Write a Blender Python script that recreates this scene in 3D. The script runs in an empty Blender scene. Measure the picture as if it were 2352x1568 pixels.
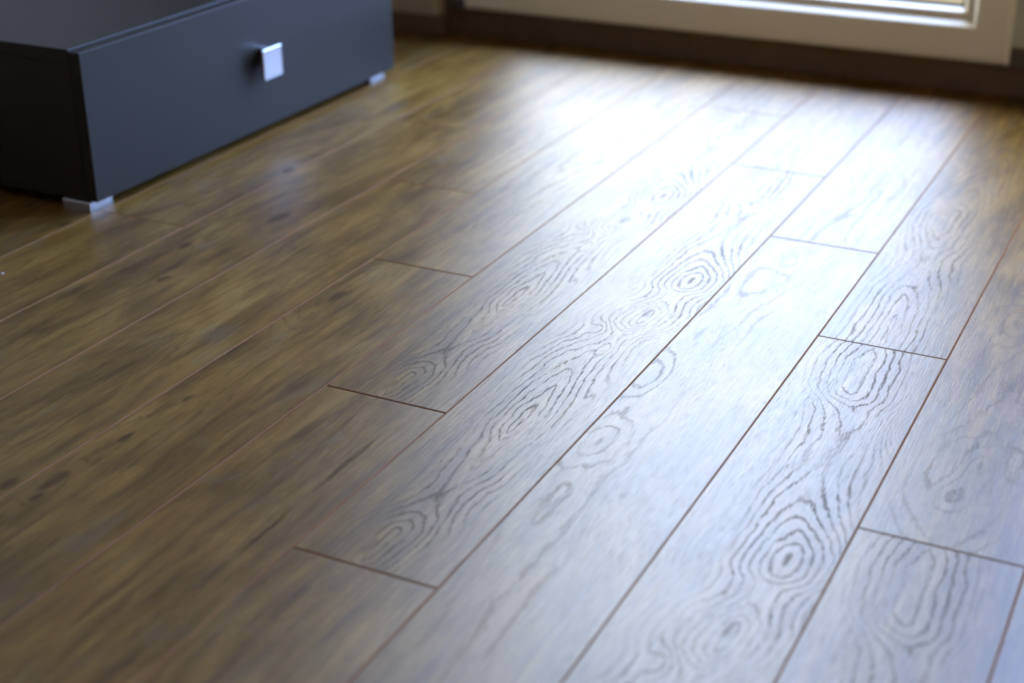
import bpy, bmesh, math, random
from mathutils import Vector, Matrix
D = bpy.data
C = bpy.context.scene.collection
S = bpy.context.scene
W = 0.16                      # plank width in metres
LP = 8.15 * W                 # plank length

# ------------------------------------------------------------------ camera, sky, exposure
CAM_POS = Vector((9.588900 * W, 0.0, 4.901670 * W))
PITCH, ROLL, YAW, F_PX = 0.4360155, -0.0046633, -0.4632498, 3416.258
fwd0 = Vector((math.sin(YAW), math.cos(YAW), 0)); right = Vector((math.cos(YAW), -math.sin(YAW), 0)); up0 = Vector((0, 0, 1))
fwd = fwd0 * math.cos(PITCH) - up0 * math.sin(PITCH)
up = up0 * math.cos(PITCH) + fwd0 * math.sin(PITCH)
r2 = right * math.cos(ROLL) + up * math.sin(ROLL)
u2 = up * math.cos(ROLL) - right * math.sin(ROLL)
cam = D.cameras.new('camera')
cam.sensor_width = 36.0
cam.lens = F_PX / 2352 * 36.0
cam.clip_start = 0.02
cam.dof.use_dof = True
cam.dof.focus_distance = 11.1 * W
cam.dof.aperture_fstop = 2.7
co = D.objects.new('camera', cam); C.objects.link(co)
M = Matrix((r2, u2, -fwd)).transposed().to_4x4(); M.translation = CAM_POS
co.matrix_world = M
S.camera = co

wd = D.worlds.new('overcast_sky'); S.world = wd; wd.use_nodes = True
wn = wd.node_tree; wn.nodes.clear()
wo = wn.nodes.new('ShaderNodeOutputWorld'); bg = wn.nodes.new('ShaderNodeBackground')
tc = wn.nodes.new('ShaderNodeTexCoord'); sx = wn.nodes.new('ShaderNodeSeparateXYZ')
cr = wn.nodes.new('ShaderNodeValToRGB')
mr = wn.nodes.new('ShaderNodeMapRange'); mr.inputs[1].default_value = -1; mr.inputs[2].default_value = 1
wn.links.new(tc.outputs['Generated'], sx.inputs[0]); wn.links.new(sx.outputs[2], mr.inputs[0]); wn.links.new(mr.outputs[0], cr.inputs[0])
tm = wn.nodes.new('ShaderNodeMix'); tm.data_type = 'RGBA'; tm.blend_type = 'MIX'      # white cloud bank ahead, clearer blue sky to the right
am = wn.nodes.new('ShaderNodeMapRange'); am.interpolation_type = 'SMOOTHSTEP'
for i_, v_ in enumerate((-.55, .15, 0.0, 1.0)): am.inputs[1 + i_].default_value = v_
wn.links.new(sx.outputs[0], am.inputs[0]); wn.links.new(am.outputs[0], tm.inputs[0])
tm.inputs[6].default_value = (.85, .92, .955, 1); tm.inputs[7].default_value = (.52, .80, 1.60, 1)
ml = wn.nodes.new('ShaderNodeMix'); ml.data_type = 'RGBA'; ml.blend_type = 'MULTIPLY'; ml.inputs[0].default_value = 1.0
wn.links.new(cr.outputs[0], ml.inputs[6]); wn.links.new(tm.outputs[2], ml.inputs[7])
wn.links.new(ml.outputs[2], bg.inputs[0]); wn.links.new(bg.outputs[0], wo.inputs[0])
e = cr.color_ramp.elements
T = (1.0, 1.0, 1.0)            # overcast, a little brighter overhead
SKY = [(0.0, (.11, .10, .08)), (0.49, (.16, .14, .12))] + [(.5 + .5 * z_, tuple(c_ * (1 + .6 * z_) / 1.5 for c_ in T)) for z_ in (.02, 1.0)]
e[0].position, e[0].color = SKY[0][0], SKY[0][1] + (1,)
e[1].position, e[1].color = SKY[-1][0], SKY[-1][1] + (1,)
for p_, c_ in SKY[1:-1]:
    n_ = e.new(p_); n_.color = c_ + (1,)
bg.inputs[1].default_value = 9.0

S.view_settings.view_transform = 'Standard'; S.view_settings.look = 'None'
S.view_settings.gamma = 1.0; S.view_settings.use_curve_mapping = False
S.view_settings.exposure = 1.32

# ------------------------------------------------------------------ helpers
def bx(bm, x0, x1, y0, y1, z0, z1, bev=0.0, seg=1, mi=0):
    vs = [bm.verts.new((x, y, z)) for z in (z0, z1) for y in (y0, y1) for x in (x0, x1)]
    fs = [bm.faces.new([vs[i] for i in q]) for q in ((0, 2, 3, 1), (4, 5, 7, 6), (0, 1, 5, 4), (2, 6, 7, 3), (0, 4, 6, 2), (1, 3, 7, 5))]
    for f_ in fs: f_.material_index = mi
    if bev > 0:
        es = list({ed for f_ in fs for ed in f_.edges})
        bmesh.ops.bevel(bm, geom=es, offset=bev, segments=seg, profile=0.5, affect='EDGES')
    return fs

def prism_x(bm, prof, x0, x1):
    """A (y, z) profile swept along x."""
    a = [bm.verts.new((x0, y, z)) for y, z in prof]; b = [bm.verts.new((x1, y, z)) for y, z in prof]
    n = len(prof)
    for i in range(n):
        bm.faces.new((a[i], a[(i + 1) % n], b[(i + 1) % n], b[i]))
    bm.faces.new(list(reversed(a))); bm.faces.new(b)
    bmesh.ops.recalc_face_normals(bm, faces=bm.faces[:])

def mesh(name, bm, mats):
    me = D.meshes.new(name); bmesh.ops.recalc_face_normals(bm, faces=bm.faces[:]); bm.to_mesh(me); bm.free()
    for m_ in (mats if isinstance(mats, (list, tuple)) else [mats]): me.materials.append(m_)
    return me

def obj(name, bm, mats, parent=None, loc=None, smooth=False):
    o = D.objects.new(name, mesh(name, bm, mats)); C.objects.link(o)
    if parent: o.parent = parent
    if loc: o.location = loc
    if smooth:
        for p_ in o.data.polygons: p_.use_smooth = True
    return o

def empty(name, loc=(0, 0, 0)):
    o = D.objects.new(name, None); C.objects.link(o); o.location = loc; o.empty_display_size = .05
    return o

def tag(o, label, cat=None, group=None, kind=None):
    o['label'] = label
    if cat: o['category'] = cat
    if group: o['group'] = group
    if kind: o['kind'] = kind
    return o

def struct(o, label=None):
    o['kind'] = 'structure'
    if label: o['label'] = label
    return o

class NT:
    """Small helper for writing node trees."""
    def __init__(s, name):
        s.m = D.materials.new(name); s.m.use_nodes = True; s.t = s.m.node_tree; s.t.nodes.clear()
        s.out = s.t.nodes.new('ShaderNodeOutputMaterial')
    def n(s, kind, **kw):
        q = s.t.nodes.new(kind)
        for k, v in kw.items(): setattr(q, k, v)
        return q
    def put(s, sock, v):
        if isinstance(v, bpy.types.NodeSocket): s.t.links.new(v, sock)
        else: sock.default_value = v
    def math(s, op, a, b=None, c=None, clamp=False):
        q = s.n('ShaderNodeMath', operation=op, use_clamp=clamp); s.put(q.inputs[0], a)
        if b is not None: s.put(q.inputs[1], b)
        if c is not None: s.put(q.inputs[2], c)
        return q.outputs[0]
    def add(s, a, b): return s.math('ADD', a, b)
    def sub(s, a, b): return s.math('SUBTRACT', a, b)
    def mul(s, a, b): return s.math('MULTIPLY', a, b)
    def step(s, v, a, b, lo=0.0, hi=1.0):
        q = s.n('ShaderNodeMapRange', interpolation_type='SMOOTHSTEP'); s.put(q.inputs[0], v)
        for i, x in enumerate((a, b, lo, hi)): s.put(q.inputs[1 + i], x)
        return q.outputs[0]
    def vec(s, x, y, z=0.0):
        q = s.n('ShaderNodeCombineXYZ')
        for i, v in enumerate((x, y, z)): s.put(q.inputs[i], v)
        return q.outputs[0]
    def noise(s, vec, scale=1.0, detail=2.0, rough=0.5, dist=0.0):
        q = s.n('ShaderNodeTexNoise'); s.put(q.inputs['Vector'], vec)
        q.inputs['Scale'].default_value = scale; q.inputs['Detail'].default_value = detail
        q.inputs['Roughness'].default_value = rough; q.inputs['Distortion'].default_value = dist
        return q.outputs[0]
    def ramp(s, v, stops):
        q = s.n('ShaderNodeValToRGB'); s.put(q.inputs[0], v); el = q.color_ramp.elements
        el[0].position, el[0].color = stops[0][0], tuple(stops[0][1]) + (1,)
        el[1].position, el[1].color = stops[-1][0], tuple(stops[-1][1]) + (1,)
        for p_, c_ in stops[1:-1]:
            k = el.new(p_); k.color = tuple(c_) + (1,)
        return q.outputs[0]
    def mix(s, fac, a, b):
        q = s.n('ShaderNodeMix', data_type='RGBA'); s.put(q.inputs[0], fac)
        s.put(q.inputs[6], a if isinstance(a, bpy.types.NodeSocket) else tuple(a) + (1,))
        s.put(q.inputs[7], b if isinstance(b, bpy.types.NodeSocket) else tuple(b) + (1,))
        return q.outputs[2]
    def curve(s, v, pts, lo, hi):
        """1-D curve through pts = [(x, y)], x in 0..1 of v, y in lo..hi."""
        q = s.n('ShaderNodeFloatCurve'); s.put(q.inputs[1], v); q.inputs[0].default_value = 1.0
        cv = q.mapping.curves[0]
        sc = [(x, (y - lo) / (hi - lo)) for x, y in pts]
        cv.points[0].location = sc[0]; cv.points[1].location = sc[-1]
        for x, y in sc[1:-1]: cv.points.new(x, y)
        q.mapping.update()
        return s.add(s.mul(q.outputs[0], hi - lo), lo)
    def principled(s, color, rough, spec=0.5, metal=0.0, normal=None, coat=0.0, coat_rough=0.1):
        b = s.n('ShaderNodeBsdfPrincipled')
        s.put(b.inputs['Base Color'], color if isinstance(color, bpy.types.NodeSocket) else tuple(color) + (1,))
        s.put(b.inputs['Roughness'], rough); s.put(b.inputs['Specular IOR Level'], spec); s.put(b.inputs['Metallic'], metal)
        s.put(b.inputs['Coat Weight'], coat); s.put(b.inputs['Coat Roughness'], coat_rough)
        if normal is not None: s.put(b.inputs['Normal'], normal)
        s.t.links.new(b.outputs[0], s.out.inputs[0]); return s.m

def paint(name, color, rough, spec=0.5, metal=0.0, var=0.06, scale=6.0, bump=0.0, bscale=300.0):
    t = NT(name); tcn = t.n('ShaderNodeTexCoord')
    nz = t.noise(tcn.outputs['Object'], scale, 3.0)
    c0 = [max(0, c * (1 - var)) for c in color]; c1 = [min(1, c * (1 + var)) for c in color]
    col = t.mix(nz, c0, c1)
    nrm = None
    if bump > 0:
        b = t.n('ShaderNodeBump'); b.inputs['Strength'].default_value = bump; b.inputs['Distance'].default_value = 0.0005
        t.put(b.inputs['Height'], t.noise(tcn.outputs['Object'], bscale, 2.0)); nrm = b.outputs[0]
    return t.principled(col, rough, spec, metal, nrm)

# ------------------------------------------------------------------ laminate decors
FLOOR_ROUGH = 0.455
def decor(name, dpts, vpts, knots=(), spots=(), seed=0.0, ring=18.0, line=1.0, tone=0.0):
    """One laminate print. u runs along the plank (plank widths), v across (0..1).
    dpts / vpts: depth of the pith below the face and its place across the plank, along u.
    knots: (u, v, ru, rv, amount) swirls of the ring field; spots: (u, v, ru, rv, strength) dark marks."""
    t = NT(name); tcn = t.n('ShaderNodeTexCoord'); sp = t.n('ShaderNodeSeparateXYZ')
    t.put(sp.inputs[0], tcn.outputs['Object'])
    v = t.mul(sp.outputs[0], 1 / W); u = t.mul(sp.outputs[1], 1 / W)
    un = t.mul(u, 1 / 8.15)
    # slow warps of the print
    w1 = t.sub(t.noise(t.vec(t.mul(u, 1.1), t.mul(v, 3.0), seed), 1.0, 3.0, .55), .5)
    w2 = t.sub(t.noise(t.vec(t.mul(u, 4.0), t.mul(v, 9.0), seed + 7), 1.0, 3.0, .6), .5)
    fib = t.noise(t.vec(t.mul(u, 7.0), t.mul(v, 150.0), seed + 3), 1.0, 2.0, .6)      # fibres
    fib2 = t.noise(t.vec(t.mul(u, 2.5), t.mul(v, 55.0), seed + 11), 1.0, 3.0, .65)
    d = t.curve(un, dpts, 0.0, 1.0)
    v0 = t.curve(un, vpts, 0.0, 1.0)
    dv = t.sub(v, v0)
    dv = t.add(dv, t.mul(w1, .13))
    d = t.add(d, t.mul(w2, .035))
    P_ = 1.5                                                                            # below 2: loops run to a point
    r = t.math('POWER', t.add(t.math('POWER', t.math('ABSOLUTE', dv), P_), t.math('POWER', t.math('ABSOLUTE', d), P_)), 1 / P_)
    for (ku, kv, ru, rv, am) in knots:
        a = t.mul(t.sub(u, ku), 1 / ru); b = t.mul(t.sub(v, kv), 1 / rv)
        g = t.math('EXPONENT', t.mul(t.add(t.mul(a, a), t.mul(b, b)), -1.0))
        r = t.add(r, t.mul(g, am))
    F = t.add(t.mul(r, ring), t.mul(t.sub(fib, .5), .75))
    F = t.add(F, t.mul(w2, .55))
    tri = t.math('ABSOLUTE', t.sub(t.math('FRACT', F), .5))                             # 0 on a ring line
    fade = t.noise(t.vec(t.mul(u, .9), t.mul(v, 4.0), seed + 21), 1.0, 2.0)
    wid = t.step(fade, .3, .7, .05, .11)
    ln = t.math('SUBTRACT', 1.0, t.step(tri, t.mul(wid, .5), t.mul(wid, 1.5)))
    near = t.step(t.math('ABSOLUTE', dv), .20, .40, 1.0, .14)                           # cathedrals strong in the middle
    ln = t.mul(t.mul(ln, near), t.step(fade, .28, .6, .35, 1.0))
    ln = t.mul(ln, t.step(fib, .30, .50, .35, 1.0))                                     # ragged, made of short pores
    ln = t.mul(ln, line)
    dash = t.step(t.noise(t.vec(t.mul(u, 7.0), t.mul(v, 170.0), seed + 5), 1.0, 2.0, .6), .56, .68)
    dash = t.mul(dash, t.step(fade, .35, .65, 1.0, .35))
    pore = t.math('MAXIMUM', ln, t.mul(dash, .50))
    # spots
    sm = None
    for (ku, kv, ru, rv, st) in spots:
        a = t.mul(t.add(t.sub(u, ku), t.mul(w2, .12)), 1 / ru); b = t.mul(t.add(t.sub(v, kv), t.mul(w2, .06)), 1 / rv)
        g = t.math('EXPONENT', t.mul(t.add(t.mul(a, a), t.mul(b, b)), -1.0))
        g = t.mul(t.mul(t.step(g, .12, .75), t.step(fib, .30, .56, .30, 1.0)), st * .8)
        sm = g if sm is None else t.math('MAXIMUM', sm, g)
    # colour: blotches, long streaks, fibres
    bl = t.noise(t.vec(t.mul(u, .75), t.mul(v, 2.2), seed + 31), 1.0, 4.0, .62, .8)
    st = t.noise(t.vec(t.mul(u, 1.2), t.mul(v, 14.0), seed + 41), 1.0, 4.0, .6, .3)
    tint = t.add(t.add(t.add(t.mul(bl, .50), t.mul(st, .36)), t.mul(t.sub(fib, .5), .16)), t.add(t.mul(fib2, .26), tone - .055))
    col = t.ramp(tint, [(.30, (.046, .0215, .0045)), (.43, (.090, .045, .0095)), (.53, (.144, .0745, .0150)),
                        (.63, (.200, .109, .024)), (.76, (.270, .166, .048))])
    grey = t.step(t.noise(t.vec(t.mul(u, 1.4), t.mul(v, 3.1), seed + 51), 1.0, 3.0, .6, .5), .56, .72, 0, .3)
    col = t.mix(grey, col, (.13, .105, .065))
    col = t.mix(t.mul(pore, .6), col, (.016, .010, .007))
    if sm is not None: col = t.mix(sm, col, (.022, .015, .012))
    rough = t.add(FLOOR_ROUGH, t.mul(t.sub(fib, .5), .10))
    rough = t.add(rough, t.mul(pore, .15))
    rough = t.add(rough, t.mul(t.sub(w2, 0.0), .06))
    spec = t.sub(.255, t.mul(pore, .135))
    if sm is not None: spec = t.mul(spec, t.sub(1.0, t.mul(sm, .65)))
    bmp = t.n('ShaderNodeBump'); bmp.inputs['Strength'].default_value = .35; bmp.inputs['Distance'].default_value = .0004
    t.put(bmp.inputs['Height'], t.add(fib, fib2))
    # printed layer under a matt-satin lacquer: diffuse below, Beckmann gloss above by Fresnel
    di = t.n('ShaderNodeBsdfDiffuse'); t.put(di.inputs[0], col); t.put(di.inputs['Normal'], bmp.outputs[0])
    gb = t.n('ShaderNodeBsdfAnisotropic', distribution='BECKMANN'); t.put(gb.inputs['Color'], (1, 1, 1, 1))
    t.put(gb.inputs['Roughness'], rough); gb.inputs['Anisotropy'].default_value = .24; t.put(gb.inputs['Tangent'], t.vec(1.0, 0.0, 0.0)); t.put(gb.inputs['Normal'], bmp.outputs[0])
    fr = t.n('ShaderNodeFresnel'); fr.inputs[0].default_value = 4.0
    mx = t.n('ShaderNodeMixShader'); t.put(mx.inputs[0], t.mul(fr.outputs[0], spec))
    t.put(mx.inputs[1], di.outputs[0]); t.put(mx.inputs[2], gb.outputs[0])
    t.t.links.new(mx.outputs[0], t.out.inputs[0])
    return t.m

def nrm(pts): return [(a / 8.15, b) for a, b in pts]
D1 = nrm([(0, .08), (.3, .0), (.6, .09), (.95, .19), (1.25, .15), (1.7, .10), (2.05, .0), (2.4, .05), (2.75, .10), (3.05, .15), (3.35, .21),
          (3.6, .25), (3.82, .14), (4.11, .0), (4.35, .10), (4.6, .16), (4.9, .02), (5.2, .10), (5.6, .22), (6.2, .30), (7.0, .26),
          (7.35, .12), (7.8, .11), (8.15, .15)])
V1 = nrm([(0, .45), (.8, .5), (2.0, .52), (3.2, .50), (4.1, .64), (4.9, .72), (5.8, .60), (6.8, .60), (7.4, .47), (8.15, .44)])
MAT1 = decor('laminate_cathedral', D1, V1,
             knots=[(6.9, .97, .35, .13, .25), (2.6, .86, .5, .05, -.06), (3.42, .60, .16, .05, -.10), (3.75, .40, .16, .06, .07)],
             spots=[(4.15, .63, .10, .03, .5), (.22, .42, .09, .03, .45)], seed=1.3)
D2 = nrm([(0, .5), (1.5, .62), (3.2, .55), (4.0, .5), (5.0, .48), (6.2, .6), (7.6, .5), (8.15, .6)])
V2 = nrm([(0, .3), (2.0, .25), (3.9, .12), (5.0, .08), (6.2, .2), (7.6, .33), (8.15, .4)])
MAT2 = decor('laminate_quiet', D2, V2,
             knots=[(4.98, .06, .5, .16, .30), (3.9, .13, .45, .16, .28), (7.62, .33, .3, .14, .18), (3.28, .56, .2, .08, .10)],
             spots=[(3.88, .14, .07, .02, .6), (3.28, .56, .05, .015, .5)], seed=4.1, line=.45, ring=13.0)
MAT3 = decor('laminate_knotty', nrm([(0, .5), (2, .45), (3.8, .3), (5, .4), (6.2, .5), (7.3, .22), (8.15, .4)]),
             nrm([(0, .3), (3.8, .17), (5.2, .22), (7.3, .18), (8.15, .4)]),
             knots=[(7.28, .18, .3, .1, .2), (3.8, .17, .3, .1, .2)],
             spots=[(3.9, .15, .13, .05, .8), (3.69, .2, .06, .03, .9), (4.57, .19, .08, .025, .9), (5.24, .22, .06, .025, .8),
                    (6.1, .08, .3, .07, .45), (7.28, .18, .14, .04, .6), (5.7, .36, .5, .012, .4)], seed=8.7, line=.5, ring=13.0)
MAT4 = decor('laminate_streaked', nrm([(0, .45), (2, .5), (4, .5), (6, .45), (7, .5), (8.15, .5)]),
             nrm([(0, .5), (4, .6), (8.15, .5)]),
             spots=[(7.25, .75, .42, .026, .95), (6.35, .75, .3, .018, .95), (7.6, .45, .35, .02, .5), (5.3, .35, .3, .03, .5)], seed=12.9, line=.4, ring=13.0, tone=.01)
MAT5 = decor('laminate_dark_knots', nrm([(0, .5), (2, .55), (4, .4), (6, .5), (8.15, .5)]), nrm([(0, .5), (4, .4), (8.15, .6)]),
             knots=[(4.85, .65, .3, .12, .2), (3.5, .35, .4, .14, .2)],
             spots=[(4.85, .65, .16, .06, .75), (3.86, .31, .11, .05, .8), (3.15, .62, .08, .03, .9), (2.6, .12, .22, .06, .6), (3.3, .2, .3, .03, .5)], seed=17.2, line=.4, ring=13.0)
MAT6 = decor('laminate_golden', nrm([(0, .5), (3, .4), (5, .55), (8.15, .5)]), nrm([(0, .4), (4, .5), (8.15, .6)]),
             knots=[(1.9, .9, .3, .1, .2)],
             spots=[(1.82, .92, .1, .05, .85), (5.0, .5, .09, .03, .4)], seed=23.6, line=.4, ring=13.0, tone=.015)
MAT7 = decor('laminate_straight_grain', nrm([(0, .02), (.8, .04), (1.3, .09), (1.9, .18), (2.5, .10), (3.1, .0), (3.7, .12), (4.4, .26), (6, .4), (8.15, .4)]),
             nrm([(0, .48), (1.0, .46), (2.2, .42), (3.1, .36), (4.0, .42), (6, .5), (8.15, .5)]),
             knots=[(1.35, .45, .25, .07, .06), (3.6, .3, .3, .12, .12)],
             spots=[(1.30, .46, .10, .03, .35), (2.0, .40, .10, .05, .3)], seed=29.4, line=.85, ring=17.0)
MAT8 = decor('laminate_swirled', nrm([(0, .5), (.6, .32), (1.1, .26), (1.7, .42), (2.6, .5), (4.3, .45), (6, .45), (8.15, .4)]),
             nrm([(0, .5), (.6, .46), (1.1, .52), (2.4, .55), (4.0, .45), (6, .5), (8.15, .5)]),
             knots=[(1.07, .54, .32, .13, .30), (.62, .45, .26, .12, .25), (3.6, .4, .5, .18, .3)],
             spots=[(.62, .44, .08, .02, .5), (1.1, .53, .06, .02, .5)], seed=33.7, line=.6, ring=13.0)
MAT9 = decor('laminate_plain', nrm([(0, .5), (2, .55), (4, .45), (6, .5), (8.15, .5)]), nrm([(0, .4), (4, .5), (8.15, .6)]),
             knots=[(1.0, .35, .35, .12, .18), (4.6, .6, .3, .1, .15)],
             spots=[(.98, .36, .14, .025, .5), (1.12, .44, .06, .02, .4)], seed=38.2, line=.4, ring=13.0)
DECORS = [MAT1, MAT2, MAT3, MAT4, MAT5, MAT6, MAT7, MAT8, MAT9]

groove_m = paint('groove_paint', (.24, .115, .060), .8, .0, var=.2, scale=40)
core_m = paint('fibreboard_core', (.10, .055, .03), .8, .2, var=.2, scale=60)

# ------------------------------------------------------------------ floor: every plank a part
YB = 18.30 * W                # plinth face
X0, X1, Y0 = -4, 21, -16      # room extent in plank widths
GAP, BEV, BEVY, DEEP, TH = 0.0002, 0.0011, 0.0014, 0.0009, 0.008

def plank_mesh(length):
    bm = bmesh.new(); g = GAP; b = BEV
    x0, x1, y0, y1 = g, W - g, g, length - g
    lo = [bm.verts.new(p_) for p_ in ((x0, y0, -TH), (x1, y0, -TH), (x1, y1, -TH), (x0, y1, -TH))]
    md = [bm.verts.new(p_) for p_ in ((x0, y0, -DEEP), (x1, y0, -DEEP), (x1, y1, -DEEP), (x0, y1, -DEEP))]
    hi = [bm.verts.new(p_) for p_ in ((x0 + b, y0 + BEVY, 0), (x1 - b, y0 + BEVY, 0), (x1 - b, y1 - BEVY, 0), (x0 + b, y1 - BEVY, 0))]
    bm.faces.new(hi).material_index = 0
    bm.faces.new(list(reversed(lo))).material_index = 2
    for i in range(4):
        j = (i + 1) % 4
        bm.faces.new((md[i], md[j], hi[j], hi[i])).material_index = 1
        bm.faces.new((lo[i], lo[j], md[j], md[i])).material_index = 2
    return mesh('plank', bm, [MAT1, groove_m, core_m])

floor = empty('floor', (0, 0, 0)); struct(floor, 'brown oak laminate floor of bevelled planks running to the glazed door')
bm = bmesh.new(); bx(bm, X0 * W - .02, X1 * W + .02, Y0 * W - .02, YB + .35, -.14, -TH)
sub = obj('underlay', bm, core_m, floor)
OFF = {0: 10.35, 1: 14.24, 2: 12.36, 3: 10.44, 4: 8.135, 5: 6.21, 6: 12.50, 7: 10.56, 8: 7.92, 9: 5.9, -1: 8.1, -2: 12.3, -3: 9.9}
PICK = {(4, 8.135): MAT1, (4, 8.135 - 8.15): MAT4, (4, 8.135 + 8.15): MAT2, (5, 6.21): MAT1, (5, 6.21 + 8.15): MAT2, (6, 12.5 - 8.15): MAT2, (6, 12.5): MAT4,
        (7, 10.56 - 8.15): MAT1, (7, 10.56): MAT7, (8, 7.92 - 8.15): MAT1, (8, 7.92): MAT8, (3, 10.44 - 8.15): MAT3, (3, 10.44): MAT9,
        (2, 12.36 - 8.15): MAT6, (2, 12.36): MAT4, (1, 14.24 - 8.15): MAT5, (1, 14.24): MAT3, (0, 10.35 - 8.15): MAT6, (0, 10.35): MAT2}
PICK = {(k[0], round(k[1], 1)): v for k, v in PICK.items()}
rng = random.Random(5)
std = plank_mesh(LP); cache = {}
for c in range(X0, X1):
    off = OFF.get(c, rng.uniform(0, 8.15))
    y = off
    while y > Y0: y -= 8.15
    while y < YB / W - .02:
        a, b = max(y, Y0), min(y + 8.15, YB / W)
        if b - a > .05:
            full = b - a > 8.149
            key = round(b - a, 3)
            me = std if full else cache.setdefault(key, plank_mesh((b - a) * W))
            o = D.objects.new('plank', me); C.objects.link(o); o.parent = floor
            o.location = (c * W, a * W, rng.uniform(-.00012, .00012))
            mt = PICK.get((c, round(y, 1))) or rng.choice(DECORS)
            o.material_slots[0].link = 'OBJECT'; o.material_slots[0].material = mt
        y += 8.15

# ------------------------------------------------------------------ room shell
wall_m = paint('wall_paint_warm', (.84, .74, .56), .8, .2, bump=.3, bscale=400)
ceil_m = paint('ceiling_paint', (.88, .84, .76), .9, .2)
ZC = 2.55
XL, XR, YN = X0 * W, X1 * W, Y0 * W
def wall(name, *b, m=None):
    bm = bmesh.new(); bx(bm, *b); return struct(obj(name, bm, m or wall_m))
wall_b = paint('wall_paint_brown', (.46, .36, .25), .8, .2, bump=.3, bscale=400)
wall('wall_left', XL - .12, XL, YN, YB + .25, -.008, ZC, m=wall_b)
wall('wall_right', XR, XR + .12, YN, YB + .25, -.008, ZC)
wall('wall_back', XL - .12, XR + .12, YN - .12, YN, -.008, ZC, m=wall_b)
bm = bmesh.new(); bx(bm, XL - .12, XR + .12, YN - .12, YB + .25, ZC, ZC + .12)
struct(obj('ceiling', bm, ceil_m))

# far wall: pieces around the door opening
pvc = paint('white_pvc', (.86, .77, .63), .22, .5, var=.02)
pvc_shaded = paint('white_pvc_shaded', (.56, .53, .48), .35, .5, var=.03)  # same white PVC as the sash, its shadow darkened into the colour
gasket = paint('black_rubber_gasket', (.012, .012, .013), .7, .1)
dark_wood = paint('dark_stained_wood', (.150, .088, .052), .42, .4, var=.25, scale=14)
alu = paint('dark_aluminium', (.16, .14, .12), .4, .5, .6)
YW = 18.05 * W                # room face of the far wall
YS = 18.12 * W                # room face of the sash
YF = YS + .0225                # room face of the fixed frame
XA, XB = -.58 * W, 16.8 * W   # frame opening
ZT = 2.22                     # top of the opening
bm = bmesh.new(); bx(bm, XL, XA, YW, YB + .25, .0, ZC); struct(obj('wall_far', bm, wall_b))
bm = bmesh.new(); bx(bm, XB, XR, YW, YB + .25, .0, ZC); struct(obj('wall_far', bm, wall_m))
bm = bmesh.new(); bx(bm, XA, XB, YW, YB + .25, ZT, ZC); struct(obj('wall_far', bm, wall_m))

# skirting left of the door
bm = bmesh.new(); bx(bm, XL, XA + .002, YW - .013, YW, 0, .045, .003, 2)
bx(bm, XA - .002, XA + .013, YW - .013, YS + .020, 0, .045, .003, 2)
struct(obj('baseboard_left', bm, dark_wood), 'dark brown skirting left of the glazed door')
# dark plinth under the door
bm = bmesh.new(); bx(bm, XA, XB, YB, YB + .1, -.006, .052, .002, 2)
bx(bm, XA, XB, YB - .004, YB + .1, .052, .0575, .0015, 2)
struct(obj('trim_1', bm, dark_wood), 'dark brown wooden plinth under the glazed door')

door = empty('door_1', (3.5 * W, YB, .06)); struct(door, 'white glazed balcony door with bevelled sashes over a dark plinth, unseen right sash added')
def dpart(name, bm, m, par=None):
    o = obj(name, bm, m); o.parent = par or door
    o.matrix_parent_inverse = (par or door).matrix_world.inverted() if par else Matrix.Translation(-door.location)
    return o
def box_part(name, b, m, bev=.0, seg=2):
    bm = bmesh.new(); bx(bm, *b, bev, seg); return dpart(name, bm, m)
# fixed frame: jambs, head, threshold
E1, E2 = 7.11 * W, 8.40 * W        # facing edges of the two sashes
box_part('jamb', (XA, -.20 * W + .014, YF, YF + .07, .078, ZT), pvc_shaded, .003)
box_part('jamb', (E1 - .014, 7.40 * W, YF, YF + .07, .093, ZT), pvc_shaded, .003)
box_part('jamb', (7.395 * W, E2 - .03, YF + .012, YF + .07, .093, ZT), pvc_shaded, .003)
box_part('jamb', (E2 - .034, E2 + .014, YF, YF + .07, .093, ZT), pvc_shaded, .003)
box_part('jamb', (16.5 * W - .014, XB, YF, YF + .07, .078, ZT), pvc_shaded, .003)
box_part('threshold_block', (E1 - .010, E2 + .010, YF + .010, YF + .06, .0575, .0935), alu, .001)
box_part('frame_head', (XA, XB, YF, YF + .07, ZT - .06, ZT), pvc_shaded, .003)
box_part('threshold', (XA, XB, YF, YF + .062, .0575, .0775), alu, .002)
box_part('threshold_lip', (E1 + .001, E2 - .001, YS + .010, YF + .012, .0575, .0665), alu, .0015)
# sash: four members with a room-side profile (face, sloping ledge, glazing bead, gasket)
SZ0, SZ1 = .0605, ZT - .03
y0 = YS; yb = YS + .072
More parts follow.
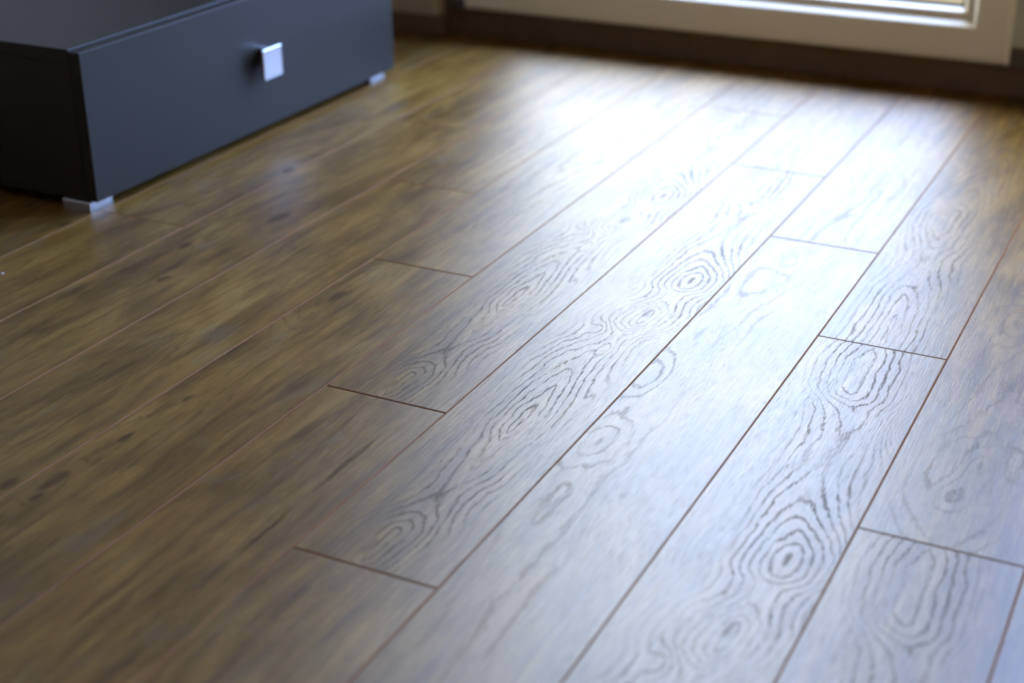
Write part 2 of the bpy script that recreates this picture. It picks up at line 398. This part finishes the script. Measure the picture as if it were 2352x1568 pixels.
# profile as (offset from the outer edge, y)
PROF = [(.000, y0 + .016), (.0008, y0 + .0095), (.0035, y0 + .0042), (.008, y0 + .0014), (.014, y0), (.0655, y0), (.0680, y0 + .0012), (.0690, y0 + .0026), (.0785, y0 + .0195), (.0790, y0 + .0230)]
BEAD = [(.0790, y0 + .0226), (.0798, y0 + .0212), (.0905, y0 + .0212), (.0918, y0 + .0222), (.0982, y0 + .0345), (.0986, y0 + .0360)]
GASK = [(.0985, y0 + .0352), (.1008, y0 + .0346), (.1028, y0 + .0386)]
def sash_member(name, prof, m, side, depth, SX0, SX1):
    """A mitred member along one side of the sash: 0 bottom, 1 right, 2 top, 3 left."""
    bm = bmesh.new()
    P = prof + ([(.066, y0 + .050), (.060, depth), (.018, depth), (.018, y0 + .0215), (prof[0][0], y0 + .0215)] if prof is PROF else [(prof[-1][0], depth), (prof[0][0], depth)])
    def at(off, y, end):
        if side in (0, 2):
            x = SX0 + off if end == 0 else SX1 - off
            z = SZ0 + off if side == 0 else SZ1 - off
        else:
            z = SZ0 + off if end == 0 else SZ1 - off
            x = SX1 - off if side == 1 else SX0 + off
        return (x, y, z)
    a = [bm.verts.new(at(o_, y, 0)) for o_, y in P]; b = [bm.verts.new(at(o_, y, 1)) for o_, y in P]
    n = len(P)
    for i in range(n): bm.faces.new((a[i], a[(i + 1) % n], b[(i + 1) % n], b[i]))
    bm.faces.new(a); bm.faces.new(list(reversed(b)))
    return dpart(name, bm, m)
# glass: a sheet with thickness that lets light straight through and mirrors by angle
t = NT('clear_glazing'); tr = t.n('ShaderNodeBsdfTransparent'); tr.inputs[0].default_value = (.96, .97, .97, 1)
gl = t.n('ShaderNodeBsdfGlossy'); gl.inputs['Roughness'].default_value = .01
fr = t.n('ShaderNodeFresnel'); fr.inputs[0].default_value = 1.35
mx = t.n('ShaderNodeMixShader'); gm = t.n('ShaderNodeNewGeometry')
t.put(mx.inputs[0], t.mul(fr.outputs[0], t.sub(1.6, t.mul(gm.outputs['Backfacing'], 1.6)))); t.put(mx.inputs[1], tr.outputs[0]); t.put(mx.inputs[2], gl.outputs[0])
t.t.links.new(mx.outputs[0], t.out.inputs[0])
for SX0, SX1 in ((-.20 * W, 7.11 * W), (8.40 * W, 16.5 * W)):  # second sash is unseen, added to brighten the right of the floor reflection
    for s_ in range(4):
        sash_member('bottom_rail' if s_ == 0 else 'top_rail' if s_ == 2 else 'stile', PROF, pvc, s_, yb, SX0, SX1)
        sash_member('glazing_bead', BEAD, pvc, s_, y0 + .0385, SX0, SX1)
        sash_member('gasket', GASK, gasket, s_, y0 + .0389, SX0, SX1)
    bm = bmesh.new(); bx(bm, SX0 + .095, SX1 - .095, y0 + .039, y0 + .045, SZ0 + .095, SZ1 - .095)
    dpart('glass_pane', bm, t.m)

# balcony outside the door
bal_m = paint('balcony_tile', (.088, .058, .025), .95, .0, var=.1, scale=9)
bm = bmesh.new(); bx(bm, -2.0, 6.0, YB + .08, YB + 2.2, -.15, -.02)
bal = obj('trim_2', bm, bal_m)
bm = bmesh.new(); bx(bm, -2.0, 6.0, YB + .25, YB + .80, 2.50, 2.66)  # unseen slab, added above the door to cut steep sky light
struct(obj('added_slab', bm, paint('pale_render', (.55, .52, .47), .9, .2)), 'pale unseen slab added over the glazed door to block steep sky light'); struct(bal, 'beige balcony floor outside the glazed door')

# ------------------------------------------------------------------ low drawer unit
cab_m = paint('charcoal_lacquer', (.0225, .0178, .0125), .42, .17, var=.10, scale=3)
chrome = paint('brushed_chrome', (.60, .61, .63), .26, .5, 1.0, var=.03, scale=60)
CX0, CX1 = -.455, .0034       # back and front (x)
CY0, CY1 = 1.646, 2.538
FT = .019                     # thickness of the drawer front
ZB, ZT2 = .0168, .2515
unit = empty('drawer_unit', (CX1 - .2, (CY0 + CY1) / 2, 0))
tag(unit, 'low charcoal grey drawer unit with a square chrome knob on small chrome feet', 'drawer unit')
def cpart(name, bm, m, par=None):
    o = obj(name, bm, m); o.parent = par or unit
    o.matrix_parent_inverse = Matrix.Translation(-unit.location)
    return o
xc = CX1 - FT - .0015
bm = bmesh.new(); bx(bm, CX0, xc, CY0, CY1, ZT2 - .020, ZT2, .0008, 1); cpart('top_panel', bm, cab_m)
for ya, yc in ((CY0 + .0006, CY0 + .018), (CY1 - .018, CY1 - .0006)):
    bm = bmesh.new(); bx(bm, CX0, xc, ya, yc, ZB, ZT2 - .0205, .0006, 1); cpart('side_panel', bm, cab_m)
bm = bmesh.new(); bx(bm, CX0 + .002, CX0 + .010, CY0 + .018, CY1 - .018, ZB, ZT2 - .0205); cpart('back_panel', bm, cab_m)
bm = bmesh.new(); bx(bm, CX0 + .010, xc, CY0 + .018, CY1 - .018, ZB, ZB + .018, .0006, 1); cpart('bottom_panel', bm, cab_m)
bm = bmesh.new(); bx(bm, CX1 - FT, CX1, CY0, CY1, ZB, ZT2 - .003, .0012, 2); front = cpart('drawer_front', bm, cab_m)
bm = bmesh.new()
bx(bm, CX0 + .03, CX1 - FT - .0005, CY0 + .03, CY1 - .03, ZB + .025, ZT2 - .06)
cpart('drawer_box', bm, cab_m)
# knob: square plate on a stem
kx = CX1 + .024
KY0, KY1, KZ0, KZ1 = 12.915 * W, 13.258 * W, .674 * W, 1.006 * W
knob = None
bm = bmesh.new(); bx(bm, kx - .006, kx, KY0, KY1, KZ0, KZ1, .0012, 2)
bx(bm, CX1 - .0005, kx - .005, (KY0 + KY1) / 2 - .009, (KY0 + KY1) / 2 + .009, KZ1 - .030, KZ1 - .002, .001, 1)
knob = obj('knob', bm, chrome); knob.parent = front
knob['label'] = 'square chrome knob'
for (fx0, fx1, fy0, fy1) in ((-.062, -.008, 1.640, 1.694), (-.070, -.011, 2.470, 2.522), (-.44, -.386, 1.650, 1.704), (-.44, -.386, 2.478, 2.532)):
    bm = bmesh.new(); bx(bm, fx0, fx1, fy0, fy1, 0, ZB, .0015, 2)
    o = cpart('foot', bm, chrome); o['label'] = 'chrome foot'

# ------------------------------------------------------------------ crumb on the floor
bm = bmesh.new(); bmesh.ops.create_icosphere(bm, subdivisions=2, radius=.0021)
rc = random.Random(3)
for v_ in bm.verts: v_.co *= rc.uniform(.75, 1.2); v_.co.z *= .7
cr_m = paint('pale_crumb', (.62, .58, .52), .8, .2)
cr_o = obj('crumb', bm, cr_m, None, (.30 * W, 8.715 * W, .0012))
tag(cr_o, 'tiny pale crumb lying on the brown plank in front of the drawer unit', 'crumb')
